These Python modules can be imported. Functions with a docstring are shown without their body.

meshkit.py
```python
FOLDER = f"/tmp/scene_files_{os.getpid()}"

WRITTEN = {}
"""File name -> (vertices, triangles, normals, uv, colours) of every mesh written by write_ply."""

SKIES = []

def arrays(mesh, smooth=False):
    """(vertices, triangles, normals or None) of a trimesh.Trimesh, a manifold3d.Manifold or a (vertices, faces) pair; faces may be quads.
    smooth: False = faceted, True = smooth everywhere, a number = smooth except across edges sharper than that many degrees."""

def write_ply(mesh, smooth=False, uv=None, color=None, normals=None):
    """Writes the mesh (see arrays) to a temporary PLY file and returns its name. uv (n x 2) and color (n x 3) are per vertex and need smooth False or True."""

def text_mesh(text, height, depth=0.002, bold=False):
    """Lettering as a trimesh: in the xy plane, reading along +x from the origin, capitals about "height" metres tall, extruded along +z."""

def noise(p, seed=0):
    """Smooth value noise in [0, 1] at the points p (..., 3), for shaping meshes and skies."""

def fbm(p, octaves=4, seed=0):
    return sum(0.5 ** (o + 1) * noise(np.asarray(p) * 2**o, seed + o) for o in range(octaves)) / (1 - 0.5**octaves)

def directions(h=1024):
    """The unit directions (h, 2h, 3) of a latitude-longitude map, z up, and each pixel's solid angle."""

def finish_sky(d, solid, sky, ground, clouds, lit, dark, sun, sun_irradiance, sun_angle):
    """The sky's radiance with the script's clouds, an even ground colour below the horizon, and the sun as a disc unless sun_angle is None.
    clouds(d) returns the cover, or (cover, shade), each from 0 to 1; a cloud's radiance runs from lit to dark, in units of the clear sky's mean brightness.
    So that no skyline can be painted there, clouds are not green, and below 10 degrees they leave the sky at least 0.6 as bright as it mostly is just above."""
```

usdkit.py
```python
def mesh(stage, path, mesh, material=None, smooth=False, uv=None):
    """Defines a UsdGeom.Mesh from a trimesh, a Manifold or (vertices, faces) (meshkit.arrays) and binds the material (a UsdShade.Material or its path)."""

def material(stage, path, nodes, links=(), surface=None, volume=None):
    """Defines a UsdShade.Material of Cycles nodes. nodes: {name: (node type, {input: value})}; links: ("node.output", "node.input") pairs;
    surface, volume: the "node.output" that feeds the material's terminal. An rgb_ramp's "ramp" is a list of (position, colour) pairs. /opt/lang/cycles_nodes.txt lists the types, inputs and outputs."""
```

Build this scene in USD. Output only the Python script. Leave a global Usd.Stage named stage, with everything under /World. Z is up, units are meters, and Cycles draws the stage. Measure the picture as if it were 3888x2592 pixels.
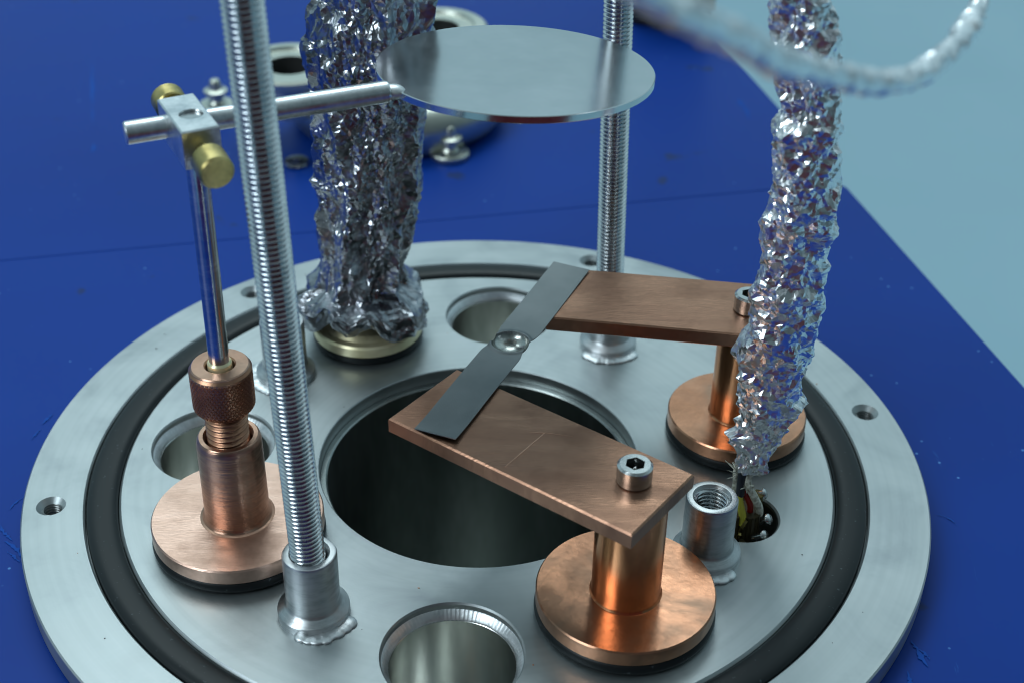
import math, random, numpy as np, trimesh, usdkit, meshkit
import manifold3d as m3
from shapely.geometry import Polygon, Point, LineString
from scipy.spatial import Delaunay, cKDTree
from scipy.interpolate import LinearNDInterpolator
from pxr import Usd, UsdGeom, UsdLux, UsdShade, Gf, Sdf, Vt

stage = Usd.Stage.CreateInMemory()
UsdGeom.SetStageUpAxis(stage, UsdGeom.Tokens.z)
UsdGeom.SetStageMetersPerUnit(stage, 1.0)
UsdGeom.Xform.Define(stage, '/World')
UsdGeom.Scope.Define(stage, '/World/Looks')
PI = math.pi

# ------------------------------------------------------------------ camera
cam = UsdGeom.Camera.Define(stage, '/World/camera')
CAM = np.array([0.01056, -0.38025, 0.30016]); PIT, ROLL = 0.58596, 0.01668
fw = np.array([0, math.cos(PIT), -math.sin(PIT)]); r0 = np.array([1., 0, 0]); u0 = np.cross(r0, fw)
cr, ur = math.cos(ROLL) * r0 + math.sin(ROLL) * u0, -math.sin(ROLL) * r0 + math.cos(ROLL) * u0
M = Gf.Matrix4d(*cr, 0, *ur, 0, *(-fw), 0, *CAM, 1)
cam.AddTransformOp().Set(M)
cam.CreateHorizontalApertureAttr(22.2); cam.CreateVerticalApertureAttr(14.8)
cam.CreateFocalLengthAttr(30.72); cam.CreateClippingRangeAttr(Gf.Vec2f(0.01, 100))
cam.CreateFStopAttr(7.8); cam.CreateFocusDistanceAttr(0.432)
cam.CreateExposureAttr(0.0)

# ------------------------------------------------------------------ light: a room lit by a window behind the camera's left and a pale ceiling
def look_at(prim, pos, target):
    z = np.array(pos, float) - np.array(target, float); z /= np.linalg.norm(z)
    x = np.cross([0, 0, 1.], z)
    x = np.array([1., 0, 0]) if np.linalg.norm(x) < 1e-6 else x / np.linalg.norm(x)
    y = np.cross(z, x)
    prim.AddTransformOp().Set(Gf.Matrix4d(*x, 0, *y, 0, *z, 0, *pos, 1))

def rect_light(name, pos, target, w, h, intensity, color):
    l = UsdLux.RectLight.Define(stage, '/World/' + name)
    l.CreateWidthAttr(w); l.CreateHeightAttr(h); l.CreateIntensityAttr(intensity); l.CreateColorAttr(Gf.Vec3f(*color))
    look_at(l, pos, target)
    return l

room = usdkit.material(stage, '/World/Looks/room_air', {      # a room lit from its far side: pale walls ahead, dim ones behind the camera
    'tc': ('texture_coordinate', {}), 's': ('separate_xyz', {}),
    'mr': ('map_range', {'from_min': -1.0, 'from_max': 1.0, 'to_min': 0.0, 'to_max': 1.0}), 'my': ('map_range', {'from_min': -1.0, 'from_max': .9, 'to_min': 0.0, 'to_max': 1.0}),
    'ramp': ('rgb_ramp', {'ramp': [(0.0, (.05, .08, .10)), (0.46, (.08, .12, .14)), (0.58, (.24, .38, .44)), (0.78, (.34, .50, .56)), (1.0, (.52, .69, .75))]}),
    'ry': ('rgb_ramp', {'ramp': [(0.0, (.14, .14, .14)), (.35, (.30, .30, .30)), (.7, (1.1, 1.1, 1.1)), (1.0, (1.3, 1.3, 1.3))]}),
    'mx': ('mix_color', {'blend_type': 'multiply', 'fac': 1.0, 'use_clamp': False}),
    'bg': ('background_shader', {'strength': 0.9})},
    [('tc.generated', 's.vector'), ('s.z', 'mr.value'), ('s.y', 'my.value'), ('mr.result', 'ramp.fac'), ('my.result', 'ry.fac'), ('ramp.color', 'mx.a'), ('ry.color', 'mx.b'), ('mx.result', 'bg.color')], surface='bg.background')
dome = UsdLux.DomeLight.Define(stage, '/World/room_light')
UsdShade.MaterialBindingAPI.Apply(dome.GetPrim()).Bind(room)
rect_light('window_light', (-1.25, -1.0, 1.15), (0, 0, 0), 0.8, 1.0, 6.3, (.84, 1.0, 1.08))
rect_light('ceiling_light', (-0.25, 0.85, 1.45), (0, 0, 0), 1.2, 0.6, 4.2, (.84, 1.0, 1.03))

# ------------------------------------------------------------------ helpers
def uniq(path):
    if not stage.GetPrimAtPath(path): return path
    k = 1
    while stage.GetPrimAtPath(f'{path}_{k:03d}'): k += 1
    return f'{path}_{k:03d}'

def tag(prim, label=None, cat=None, group=None, kind=None):
    p = prim.GetPrim() if hasattr(prim, 'GetPrim') else prim
    for k, v in (('label', label), ('category', cat), ('group', group), ('kind', kind)):
        if v: p.SetCustomDataByKey(k, v)
    return p

class Thing:
    def __init__(s, name, label, cat, group=None, loc=(0, 0, 0)):
        s.loc = np.array(loc, float)
        s.x = UsdGeom.Xform.Define(stage, uniq('/World/' + name)); s.path = str(s.x.GetPath())
        s.x.AddTranslateOp().Set(Gf.Vec3d(*map(float, s.loc)))
        tag(s.x, label, cat, group)
    def part(s, name, mesh, mat, smooth=30, label=None, under=None, kind=None):
        return part(s, name, mesh, mat, smooth, label, under, kind)

def shift(mesh, d):
    v, f = (mesh.vertices, mesh.faces) if hasattr(mesh, 'vertices') else mesh
    return trimesh.Trimesh(np.asarray(v) + d, np.asarray(f), process=False)

def tm(mesh):
    if hasattr(mesh, 'to_mesh'):
        q = mesh.to_mesh(); return trimesh.Trimesh(q.vert_properties[:, :3], q.tri_verts, process=False)
    return mesh

def part(t, name, mesh, mat, smooth=30, label=None, under=None, kind=None):
    mesh = shift(tm(mesh), -t.loc)                     # meshes are modelled in world metres
    path = uniq((under if under else t.path) + '/' + name)
    p = usdkit.mesh(stage, path, mesh, MAT[mat], smooth=smooth)
    if label or kind: tag(p, label, None, None, kind)
    return path

def top(name, mesh, mat, label, cat, smooth=30, group=None, kind=None):
    p = usdkit.mesh(stage, uniq('/World/' + name), tm(mesh), MAT[mat], smooth=smooth)
    tag(p, label, cat, group, kind)
    return p

def lathe(prof, c=(0, 0, 0), n=96, axis=None):
    """profile of (radius, height) pairs turned round the vertical (or axis) through c"""
    prof = np.array(prof, float)
    a = np.linspace(0, 2 * PI, n, endpoint=False)
    v = np.stack([np.outer(prof[:, 0], np.cos(a)), np.outer(prof[:, 0], np.sin(a)), np.repeat(prof[:, 1][:, None], n, 1)], -1).reshape(-1, 3)
    i = np.arange(len(prof) - 1)[:, None] * n; j = np.arange(n)[None]; k = (j + 1) % n
    f = np.concatenate([np.stack([i + j, i + k, i + n + k], -1).reshape(-1, 3), np.stack([i + j, i + n + k, i + n + j], -1).reshape(-1, 3)])
    m = trimesh.Trimesh(v, f, process=False); m.merge_vertices()
    m.update_faces(m.nondegenerate_faces())
    if m.volume < 0: m.invert()
    if axis is not None: m.apply_transform(trimesh.geometry.align_vectors([0, 0, 1], axis))
    m.apply_translation(c)
    return m

def thread(r_out, r_in, pitch, z0, z1, n=40, per=6, inner=False, phase=0):
    """helical V thread as one swept surface"""
    rows = int((z1 - z0) / pitch * per)
    z = np.linspace(z0, z1, rows + 1); a = np.arange(n) / n * 2 * PI
    ph = (z[:, None] / pitch - a[None] / (2 * PI) + phase) % 1.0
    tri = np.clip((1 - np.abs(2 * ph - 1) * 1.0) * 1.25 - .1, 0, 1)
    r = r_in + (r_out - r_in) * tri
    v = np.stack([r * np.cos(a), r * np.sin(a), np.repeat(z[:, None], n, 1)], -1).reshape(-1, 3)
    i = np.arange(rows)[:, None] * n; j = np.arange(n)[None]; k = (j + 1) % n
    f = np.concatenate([np.stack([i + j, i + k, i + n + k], -1).reshape(-1, 3), np.stack([i + j, i + n + k, i + n + j], -1).reshape(-1, 3)])
    if inner: f = f[:, ::-1]
    else:
        v = np.vstack([v, [[0, 0, z0], [0, 0, z1]]]); b, t_ = len(v) - 2, len(v) - 1; L = rows * n
        jj = np.arange(n); kk = (jj + 1) % n
        f = np.vstack([f, np.stack([np.full(n, b), kk, jj], -1), np.stack([np.full(n, t_), L + jj, L + kk], -1)])
    return trimesh.Trimesh(v, f, process=False)

def place(m, p0, p1):
    """move a mesh modelled up the z axis so that z runs from p0 towards p1"""
    d = np.array(p1, float) - np.array(p0, float)
    m = m.copy(); m.apply_transform(trimesh.geometry.align_vectors([0, 0, 1], d / np.linalg.norm(d))); m.apply_translation(p0)
    return m

def bar_mesh(c4, z0, z1, ch=.0005):
    """chamfered plate over four corners (counter-clockwise)"""
    p = Polygon(c4); q = p.buffer(-ch, join_style=2)
    a, b = np.array(p.exterior.coords)[:-1], np.array(q.exterior.coords)[:-1]
    b = b[[np.argmin(np.linalg.norm(b - x, axis=1)) for x in a]]
    pts = [np.c_[b, np.full(4, z0)], np.c_[a, np.full(4, z0 + ch)], np.c_[a, np.full(4, z1 - ch)], np.c_[b, np.full(4, z1)]]
    return m3.Manifold.hull_points(np.vstack(pts))

def tube(path, rad, n=16, cap=True):
    path = np.array(path, float); rad = np.broadcast_to(rad, len(path))
    t = np.gradient(path, axis=0); t /= np.linalg.norm(t, axis=1)[:, None]
    ref = np.array([0, 0, 1.]) if abs(t[0][2]) < .9 else np.array([1., 0, 0])
    nrm = ref - t[0] * (ref @ t[0]); nrm /= np.linalg.norm(nrm)
    a = np.arange(n) / n * 2 * PI; V = []
    for i in range(len(path)):
        nrm = nrm - t[i] * (nrm @ t[i]); nrm /= np.linalg.norm(nrm); b = np.cross(t[i], nrm)
        V.append(path[i] + rad[i] * (np.cos(a)[:, None] * nrm + np.sin(a)[:, None] * b))
    v = np.vstack(V); rows = len(path) - 1
    i = np.arange(rows)[:, None] * n; j = np.arange(n)[None]; k = (j + 1) % n
    f = np.concatenate([np.stack([i + j, i + k, i + n + k], -1).reshape(-1, 3), np.stack([i + j, i + n + k, i + n + j], -1).reshape(-1, 3)])
    if cap:
        v = np.vstack([v, path[:1], path[-1:]]); jj = np.arange(n); kk = (jj + 1) % n
        f = np.vstack([f, np.stack([np.full(n, len(v) - 2), kk, jj], -1), np.stack([np.full(n, len(v) - 1), rows * n + jj, rows * n + kk], -1)])
    return trimesh.Trimesh(v, f, process=False)

def spline(pts, n):
    pts = np.array(pts, float)
    from scipy.interpolate import CubicSpline
    s = np.r_[0, np.cumsum(np.linalg.norm(np.diff(pts, axis=0)[:, :3], axis=1))]
    return CubicSpline(s, pts)(np.linspace(0, s[-1], n))

def cyl(r, z0, z1, c=(0, 0), n=96, r2=None):
    return m3.Manifold.cylinder(z1 - z0, r, r if r2 is None else r2, n).translate([c[0], c[1], z0])

def wrap3(p, L):
    return np.vstack([p, p - [L, 0], p + [L, 0]])

def jgrid(L, H, cell, rng):
    nu, nz = max(6, int(L / cell)), max(3, int(H / cell))
    u, z = np.meshgrid(np.arange(nu) / nu, np.linspace(0, 1, nz + 1), indexing='ij')
    u = u + .4 / nu * rng.uniform(-1, 1, u.shape) + (np.arange(nz + 1) % 2) * .5 / nu
    zz = z + .4 / nz * rng.uniform(-1, 1, z.shape)
    zz[:, 0], zz[:, -1] = 0, 1
    return np.c_[(u % 1).ravel() * L, zz.ravel() * H]

def crumple(L, H, levels, cell, rng):
    """creased radial offset of a crushed sheet over a strip L (periodic) by H.
    levels: (cell along L, cell along H, amplitude): each is a linear (sharply creased) interpolation over scattered points, warped a little so that creases bend"""
    fine = jgrid(L, H, cell, rng); off = np.zeros(len(fine))
    for q, (kind_, cu, cz, amp) in enumerate(levels):
        n = max(8, int(L * H / (cu * cz)))
        p = np.c_[rng.uniform(0, L, n), rng.uniform(-.02, 1.02, n) * H]
        p = np.vstack([p, [[x * L, y * H] for x in np.linspace(0, .99, 5) for y in (-.05, 1.05)]])
        h = rng.uniform(-1, 1, len(p)) * amp; st_ = np.array([1, cu / cz])
        f = LinearNDInterpolator(wrap3(p, L) * st_, np.tile(h, 3))
        ang = fine[:, 0] / L * 2 * PI; P3 = np.c_[np.cos(ang) * L / 6.3, np.sin(ang) * L / 6.3, fine[:, 1]] / (cu * .9)
        wv = np.c_[meshkit.noise(P3, q * 7 + 1) - .5, meshkit.noise(P3 + 31.7, q * 7 + 2) - .5] * [cu * .7, cz * .5]
        if kind_ == 'v':                                # dished facets meeting in sharp ridges
            d_, _ = cKDTree(wrap3(p, L) * st_).query((fine + wv) * st_)
            off += amp * (np.minimum((d_ / cu) ** 2 * 2.2, 2) - .7)
        else: off += np.nan_to_num(f((fine + wv) * st_))
    ang = fine[:, 0] / L * 2 * PI; P3 = np.c_[np.cos(ang) * L / 6.3, np.sin(ang) * L / 6.3, fine[:, 1]]
    off += (meshkit.fbm(P3 / .0016, 2, 91) - .5) * .00016
    W = wrap3(fine, L); T = Delaunay(W).simplices; n = len(fine)
    cen = W[T].mean(1); T = T[(cen[:, 0] >= 0) & (cen[:, 0] < L)] % n
    return fine, off, T

def foil_tube(path, rad, levels, seed, flat=1.0, twist=0.0, cell=.001):
    """crushed foil wrapped round a path; rad per path point. Flat facets with sharp creases."""
    rng = np.random.default_rng(seed)
    path = np.array(path, float); rad = np.array(rad, float)
    s = np.r_[0, np.cumsum(np.linalg.norm(np.diff(path, axis=0), axis=1))]; H = s[-1]
    L = 2 * PI * rad.mean()
    p, off, T = crumple(L, H, levels, cell, rng)
    c = np.stack([np.interp(p[:, 1], s, path[:, k]) for k in range(3)], 1)
    tg = np.gradient(path, s, axis=0); t = np.stack([np.interp(p[:, 1], s, tg[:, k]) for k in range(3)], 1); t /= np.linalg.norm(t, axis=1)[:, None]
    r = np.interp(p[:, 1], s, rad)
    ref = np.array([1., 0.05, 0.03]) if abs(tg[0] @ [1, 0, 0]) / np.linalg.norm(tg[0]) < .8 else np.array([0, 0, 1.])
    n1 = ref - t * (t @ ref)[:, None]; n1 /= np.linalg.norm(n1, axis=1)[:, None]; n2 = np.cross(t, n1)
    a = p[:, 0] / L * 2 * PI + twist * p[:, 1]
    # an irregular lump rather than a round tube
    v = c + ((r + off) * np.cos(a))[:, None] * n1 + ((r + off) * flat * np.sin(a))[:, None] * n2
    m = trimesh.Trimesh(v, T, process=False)
    if m.volume < 0: m.invert()
    return m

# ------------------------------------------------------------------ materials
MAT = {}
def mat(name, nodes, links, surface='p.BSDF'):
    MAT[name] = usdkit.material(stage, '/World/Looks/' + name, nodes, links, surface=surface)

def metal(name, c1, c2, rough=(.3, .5), scale=60, stretch=(1, 1, 1), bump=0.0, bscale=600, bstretch=(1, 1, 1), metallic=1.0, aniso=0, extra=None, detail=4, lo=.35, hi=.65):
    n = {'g': ('geometry', {}), 'm': ('mapping', {'scale': stretch}), 'n': ('noise_texture', {'scale': scale, 'detail': detail, 'roughness': .6}),
         'r': ('rgb_ramp', {'ramp': [(lo, c1), (hi, c2)]}), 'rr': ('map_range', {'from_min': .3, 'from_max': .7, 'to_min': rough[0], 'to_max': rough[1]}),
         'p': ('principled_bsdf', {'metallic': metallic, 'anisotropic': aniso})}
    l = [('g.position', 'm.vector'), ('m.vector', 'n.vector'), ('n.fac', 'r.fac'), ('n.fac', 'rr.value'), ('r.color', 'p.base_color'), ('rr.result', 'p.roughness')]
    if bump:
        n['m2'] = ('mapping', {'scale': bstretch}); n['n2'] = ('noise_texture', {'scale': bscale, 'detail': 3})
        n['b'] = ('bump', {'strength': bump, 'distance': .0002})
        l += [('g.position', 'm2.vector'), ('m2.vector', 'n2.vector'), ('n2.fac', 'b.height'), ('b.normal', 'p.normal')]
    mat(name, n, l)

def plain(name, c, rough, metallic=0, **kw):
    mat(name, {'p': ('principled_bsdf', {'base_color': c, 'roughness': rough, 'metallic': metallic, **kw})}, [])

# satin plate: fine grain, water stains, polishing haze and faint turning rings
mat('satin_steel', {
    'g': ('geometry', {}), 'n': ('noise_texture', {'scale': 28, 'detail': 6, 'roughness': .62, 'distortion': .6}),
    'n3': ('noise_texture', {'scale': 9, 'detail': 3}),
    'r': ('rgb_ramp', {'ramp': [(.28, (.345, .37, .385)), (.5, (.44, .468, .475)), (.74, (.50, .525, .53))]}),
    'r3': ('rgb_ramp', {'ramp': [(.35, (.86, .88, .88)), (.65, (1, 1, 1))]}), 'mx': ('mix_color', {'blend_type': 'multiply', 'fac': 1.0}),
    'fl': ('vector_math', {'math_type': 'multiply', 'vector2': (1, 1, 0)}), 'ln': ('vector_math', {'math_type': 'length'}), 'cx': ('combine_xyz', {'y': 0.0, 'z': 0.0}), 'ad': ('vector_math', {'math_type': 'multiply_add', 'vector2': (.012, .012, 0)}),
    'nr': ('noise_texture', {'scale': 520, 'detail': 3}), 'r5': ('rgb_ramp', {'ramp': [(.35, (.945, .95, .95)), (.6, (1, 1, 1))]}), 'mx2': ('mix_color', {'blend_type': 'multiply', 'fac': 1.0}),
    'rr': ('map_range', {'from_min': .3, 'from_max': .7, 'to_min': .37, 'to_max': .50}),
    'n2': ('noise_texture', {'scale': 1800, 'detail': 2}), 'b': ('bump', {'strength': .25, 'distance': .00008}),
    'p': ('principled_bsdf', {'metallic': .96})},
    [('g.position', 'n.vector'), ('g.position', 'n3.vector'), ('g.position', 'n2.vector'), ('n.fac', 'r.fac'), ('n3.fac', 'r3.fac'), ('r.color', 'mx.a'), ('r3.color', 'mx.b'),
     ('g.position', 'fl.vector1'), ('fl.vector', 'ln.vector1'), ('ln.value', 'cx.x'), ('g.position', 'ad.vector1'), ('cx.vector', 'ad.vector3'), ('ad.vector', 'nr.vector'), ('nr.fac', 'r5.fac'), ('mx.result', 'mx2.a'), ('r5.color', 'mx2.b'),
     ('mx2.result', 'p.base_color'), ('n.fac', 'rr.value'), ('rr.result', 'p.roughness'), ('n2.fac', 'b.height'), ('b.normal', 'p.normal')])
metal('tube_steel', (.62, .63, .60), (.72, .73, .70), (.22, .30), 30, (1, 1, .3), .15, 900, (1, 1, .15))
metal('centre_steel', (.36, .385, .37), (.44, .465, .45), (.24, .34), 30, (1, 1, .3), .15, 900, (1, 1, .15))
metal('dark_steel', (.16, .17, .17), (.24, .25, .25), (.3, .4), 200)
metal('turned_steel', (.50, .52, .53), (.62, .63, .64), (.30, .42), 120, (1, 1, 3), .3, 700, (.2, .2, 6))
metal('weld_steel', (.62, .64, .65), (.74, .75, .76), (.34, .46), 300, bump=.3, bscale=900)
metal('zinc', (.56, .59, .61), (.70, .73, .74), (.13, .20), 200)
metal('bright_steel', (.55, .56, .56), (.68, .68, .67), (.14, .24), 90, (1, 1, 4))
metal('aluminium', (.66, .69, .71), (.76, .78, .79), (.24, .36), 140, bump=.2, bscale=900)
metal('disc_metal', (.62, .65, .655), (.70, .72, .725), (.14, .20), 40, (1, 1, 1), .03, 800, (.3, 3, 1))
def turned(name, amount=.6):
    """grooves run round the axis: highlights stretch across them"""
    for n_ in (name,):
        m_ = MAT[n_]; base = str(m_.GetPath())
        tg = UsdShade.Shader.Define(stage, base + '/tg'); tg.CreateIdAttr('cycles_tangent')
        tg.CreateInput('direction_type', Sdf.ValueTypeNames.Token).Set('radial'); tg.CreateInput('axis', Sdf.ValueTypeNames.Token).Set('z')
        p_ = UsdShade.Shader(stage.GetPrimAtPath(base + '/p'))
        p_.CreateInput('tangent', Sdf.ValueTypeNames.Token).ConnectToSource(tg.CreateOutput('tangent', Sdf.ValueTypeNames.Token))
        p_.CreateInput('anisotropic', Sdf.ValueTypeNames.Float).Set(amount); p_.CreateInput('anisotropic_rotation', Sdf.ValueTypeNames.Float).Set(.25)

def copper(name, dull, bright, rough, stretch, lo, hi, scale=40, bump=.3, bstretch=(1, 1, 1), bscale=900, rot=0):
    mat(name, {'g': ('geometry', {}), 'm': ('mapping', {'scale': stretch, 'rotation': (0, 0, rot)}), 'n': ('noise_texture', {'scale': scale, 'detail': 5, 'roughness': .6, 'distortion': .4}),
        'n4': ('noise_texture', {'scale': 62, 'detail': 6, 'roughness': .65}), 'r4': ('rgb_ramp', {'ramp': [(.34, (.50, .46, .44)), (.50, (.92, .92, .92)), (.66, (1.1, 1.1, 1.1))]}), 'mx': ('mix_color', {'blend_type': 'multiply', 'fac': .5, 'use_clamp': False}),
        'r': ('rgb_ramp', {'ramp': [(lo, dull), (hi, bright)]}), 'rr': ('map_range', {'from_min': .3, 'from_max': .7, 'to_min': rough[1], 'to_max': rough[0]}),
        'm2': ('mapping', {'scale': bstretch, 'rotation': (0, 0, rot)}), 'n2': ('noise_texture', {'scale': bscale, 'detail': 3}), 'b': ('bump', {'strength': bump, 'distance': .0002}),
        'p': ('principled_bsdf', {'metallic': 1.0})},
        [('g.position', 'm.vector'), ('m.vector', 'n.vector'), ('g.position', 'n4.vector'), ('n4.fac', 'r4.fac'), ('n.fac', 'r.fac'), ('n.fac', 'rr.value'), ('r.color', 'mx.a'), ('r4.color', 'mx.b'), ('mx.result', 'p.base_color'),
         ('rr.result', 'p.roughness'), ('g.position', 'm2.vector'), ('m2.vector', 'n2.vector'), ('n2.fac', 'b.height'), ('b.normal', 'p.normal')])
A1, A2 = math.radians(-36.05), math.radians(-7.7)
copper('copper_bar_front', (.29, .155, .105), (.46, .245, .16), (.26, .42), (1, 7, 1), .3, .75, 26, .35, (1, 14, 1), 260, -A1)
copper('copper_bar_rear', (.25, .132, .088), (.42, .222, .143), (.26, .40), (1, 7, 1), .3, .75, 26, .35, (1, 14, 1), 260, -A2)
copper('copper_polished', (.72, .275, .115), (.95, .46, .235), (.16, .27), (1, 1, .25), .25, .6, 55, .15, (1, 1, .2), 500)
copper('copper_flange', (.34, .20, .135), (.74, .35, .205), (.17, .36), (1, 1, 1), .36, .58, 48, .18, (1, 1, 1), 500)
copper('copper_turned', (.55, .31, .22), (.76, .46, .33), (.24, .36), (.3, .3, 3), .3, .7, 160, .8, (.2, .2, 2.2), 700)
copper('copper_brushed', (.56, .36, .28), (.76, .50, .40), (.30, .42), (1, 5, 1), .3, .7, 60, .22, (1, 9, 1), 420, .35)
copper('copper_dark', (.42, .21, .13), (.62, .34, .215), (.28, .42), (1, 1, 1), .3, .7, 120, .2)
metal('brass', (.42, .33, .12), (.58, .47, .20), (.26, .40), 200, bump=.2)
metal('pale_brass', (.80, .70, .42), (.90, .80, .54), (.26, .36), 80, metallic=.6)
metal('old_brass', (.12, .095, .04), (.24, .19, .08), (.3, .5), 200)
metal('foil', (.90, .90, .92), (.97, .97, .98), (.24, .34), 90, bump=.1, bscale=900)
metal('foil_dark_reflection', (.30, .31, .34), (.50, .51, .54), (.19, .29), 60, bump=.12, bscale=900)  # foil with the dark room it reflects put into its colour
metal('boat_metal', (.15, .165, .17), (.19, .205, .21), (.40, .50), 60, bump=.25, bscale=2200, metallic=.9)
metal('dimple_metal', (.40, .41, .39), (.52, .53, .50), (.17, .28), 200, bump=.15, bscale=900)
metal('vessel_steel', (.52, .54, .48), (.62, .63, .56), (.30, .42), 20)
mat('rubber', {'g': ('geometry', {}), 'n': ('noise_texture', {'scale': 700, 'detail': 2}), 'r': ('rgb_ramp', {'ramp': [(.68, (.007, .009, .010)), (.76, (.05, .06, .065))]}),
    'p': ('principled_bsdf', {'roughness': .40, 'specular_ior_level': .28})}, [('g.position', 'n.vector'), ('n.fac', 'r.fac'), ('r.color', 'p.base_color')])
plain('dark_bore', (.02, .02, .02), .6)
plain('black_plastic', (.012, .012, .013), .4)
plain('black_wire_plastic', (.010, .012, .018), .38)
plain('yellow_plastic', (.62, .56, .06), .4)
plain('red_plastic', (.33, .015, .012), .4)
plain('brown_plastic', (.055, .042, .02), .35)
mat('white_braid', {'g': ('geometry', {}), 'n': ('noise_texture', {'scale': 900, 'detail': 3}), 'r': ('rgb_ramp', {'ramp': [(.35, (.34, .33, .25)), (.6, (.70, .70, .60))]}),
    'p': ('principled_bsdf', {'roughness': .7})}, [('g.position', 'n.vector'), ('n.fac', 'r.fac'), ('r.color', 'p.base_color')])
for nm, am in (('turned_steel', .6), ('copper_turned', .75), ('copper_polished', .5), ('copper_flange', .5), ('bright_steel', .4)): turned(nm, am)
# blue laminate: even colour, dust specks, pale scuffs, a few dark marks
mat('blue_laminate', {
    'g': ('geometry', {}), 'n': ('noise_texture', {'scale': 6, 'detail': 3}), 'r': ('rgb_ramp', {'ramp': [(.3, (.0022, .031, .225)), (.7, (.003, .040, .27))]}),
    'v': ('voronoi_texture', {'scale': 150, 'randomness': 1.0}), 'rv': ('rgb_ramp', {'ramp': [(.05, (1, 1, 1)), (.09, (0, 0, 0))]}),
    'nv': ('noise_texture', {'scale': 34, 'detail': 2}), 'rnv': ('rgb_ramp', {'ramp': [(.56, (0, 0, 0)), (.62, (1, 1, 1))]}), 'mm': ('mix_color', {'blend_type': 'multiply', 'fac': 1.0}),
    'ms': ('mapping', {'scale': (1, .16, 1), 'rotation': (0, 0, .7)}), 'ns': ('noise_texture', {'scale': 70, 'detail': 5, 'roughness': .7, 'distortion': 1.5}), 'rs': ('rgb_ramp', {'ramp': [(.70, (0, 0, 0)), (.76, (.6, .6, .6))]}),
    'nd': ('noise_texture', {'scale': 45, 'detail': 3}), 'rd': ('rgb_ramp', {'ramp': [(.25, (.6, .6, .6)), (.30, (0, 0, 0))]}),
    'm1': ('mix_color', {'b': (.10, .26, .60)}), 'm2': ('mix_color', {'b': (.03, .16, .52)}), 'm3': ('mix_color', {'b': (.02, .03, .05)}),
    'rr': ('map_range', {'from_min': .3, 'from_max': .7, 'to_min': .34, 'to_max': .46}),
    'p': ('principled_bsdf', {'specular_ior_level': .13})},
    [('g.position', 'n.vector'), ('n.fac', 'r.fac'), ('g.position', 'v.vector'), ('v.distance', 'rv.fac'), ('g.position', 'nv.vector'), ('nv.fac', 'rnv.fac'), ('rv.color', 'mm.a'), ('rnv.color', 'mm.b'),
     ('g.position', 'ms.vector'), ('ms.vector', 'ns.vector'), ('ns.fac', 'rs.fac'), ('g.position', 'nd.vector'), ('nd.fac', 'rd.fac'),
     ('r.color', 'm1.a'), ('mm.result', 'm1.fac'), ('m1.result', 'm2.a'), ('rs.color', 'm2.fac'), ('m2.result', 'm3.a'), ('rd.color', 'm3.fac'), ('m3.result', 'p.base_color'),
     ('n.fac', 'rr.value'), ('rr.result', 'p.roughness')])
mat('floor_vinyl', {'g': ('geometry', {}), 'n': ('noise_texture', {'scale': 2.5, 'detail': 3}), 'r': ('rgb_ramp', {'ramp': [(.3, (.345, .53, .62)), (.7, (.375, .56, .65))]}),
    'p': ('principled_bsdf', {'roughness': .5})}, [('g.position', 'n.vector'), ('n.fac', 'r.fac'), ('r.color', 'p.base_color')])
mat('pale_paint', {'p': ('principled_bsdf', {'base_color': (.50, .54, .46), 'roughness': .45})}, [])
plain('table_edge', (.012, .02, .06), .5)

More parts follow.
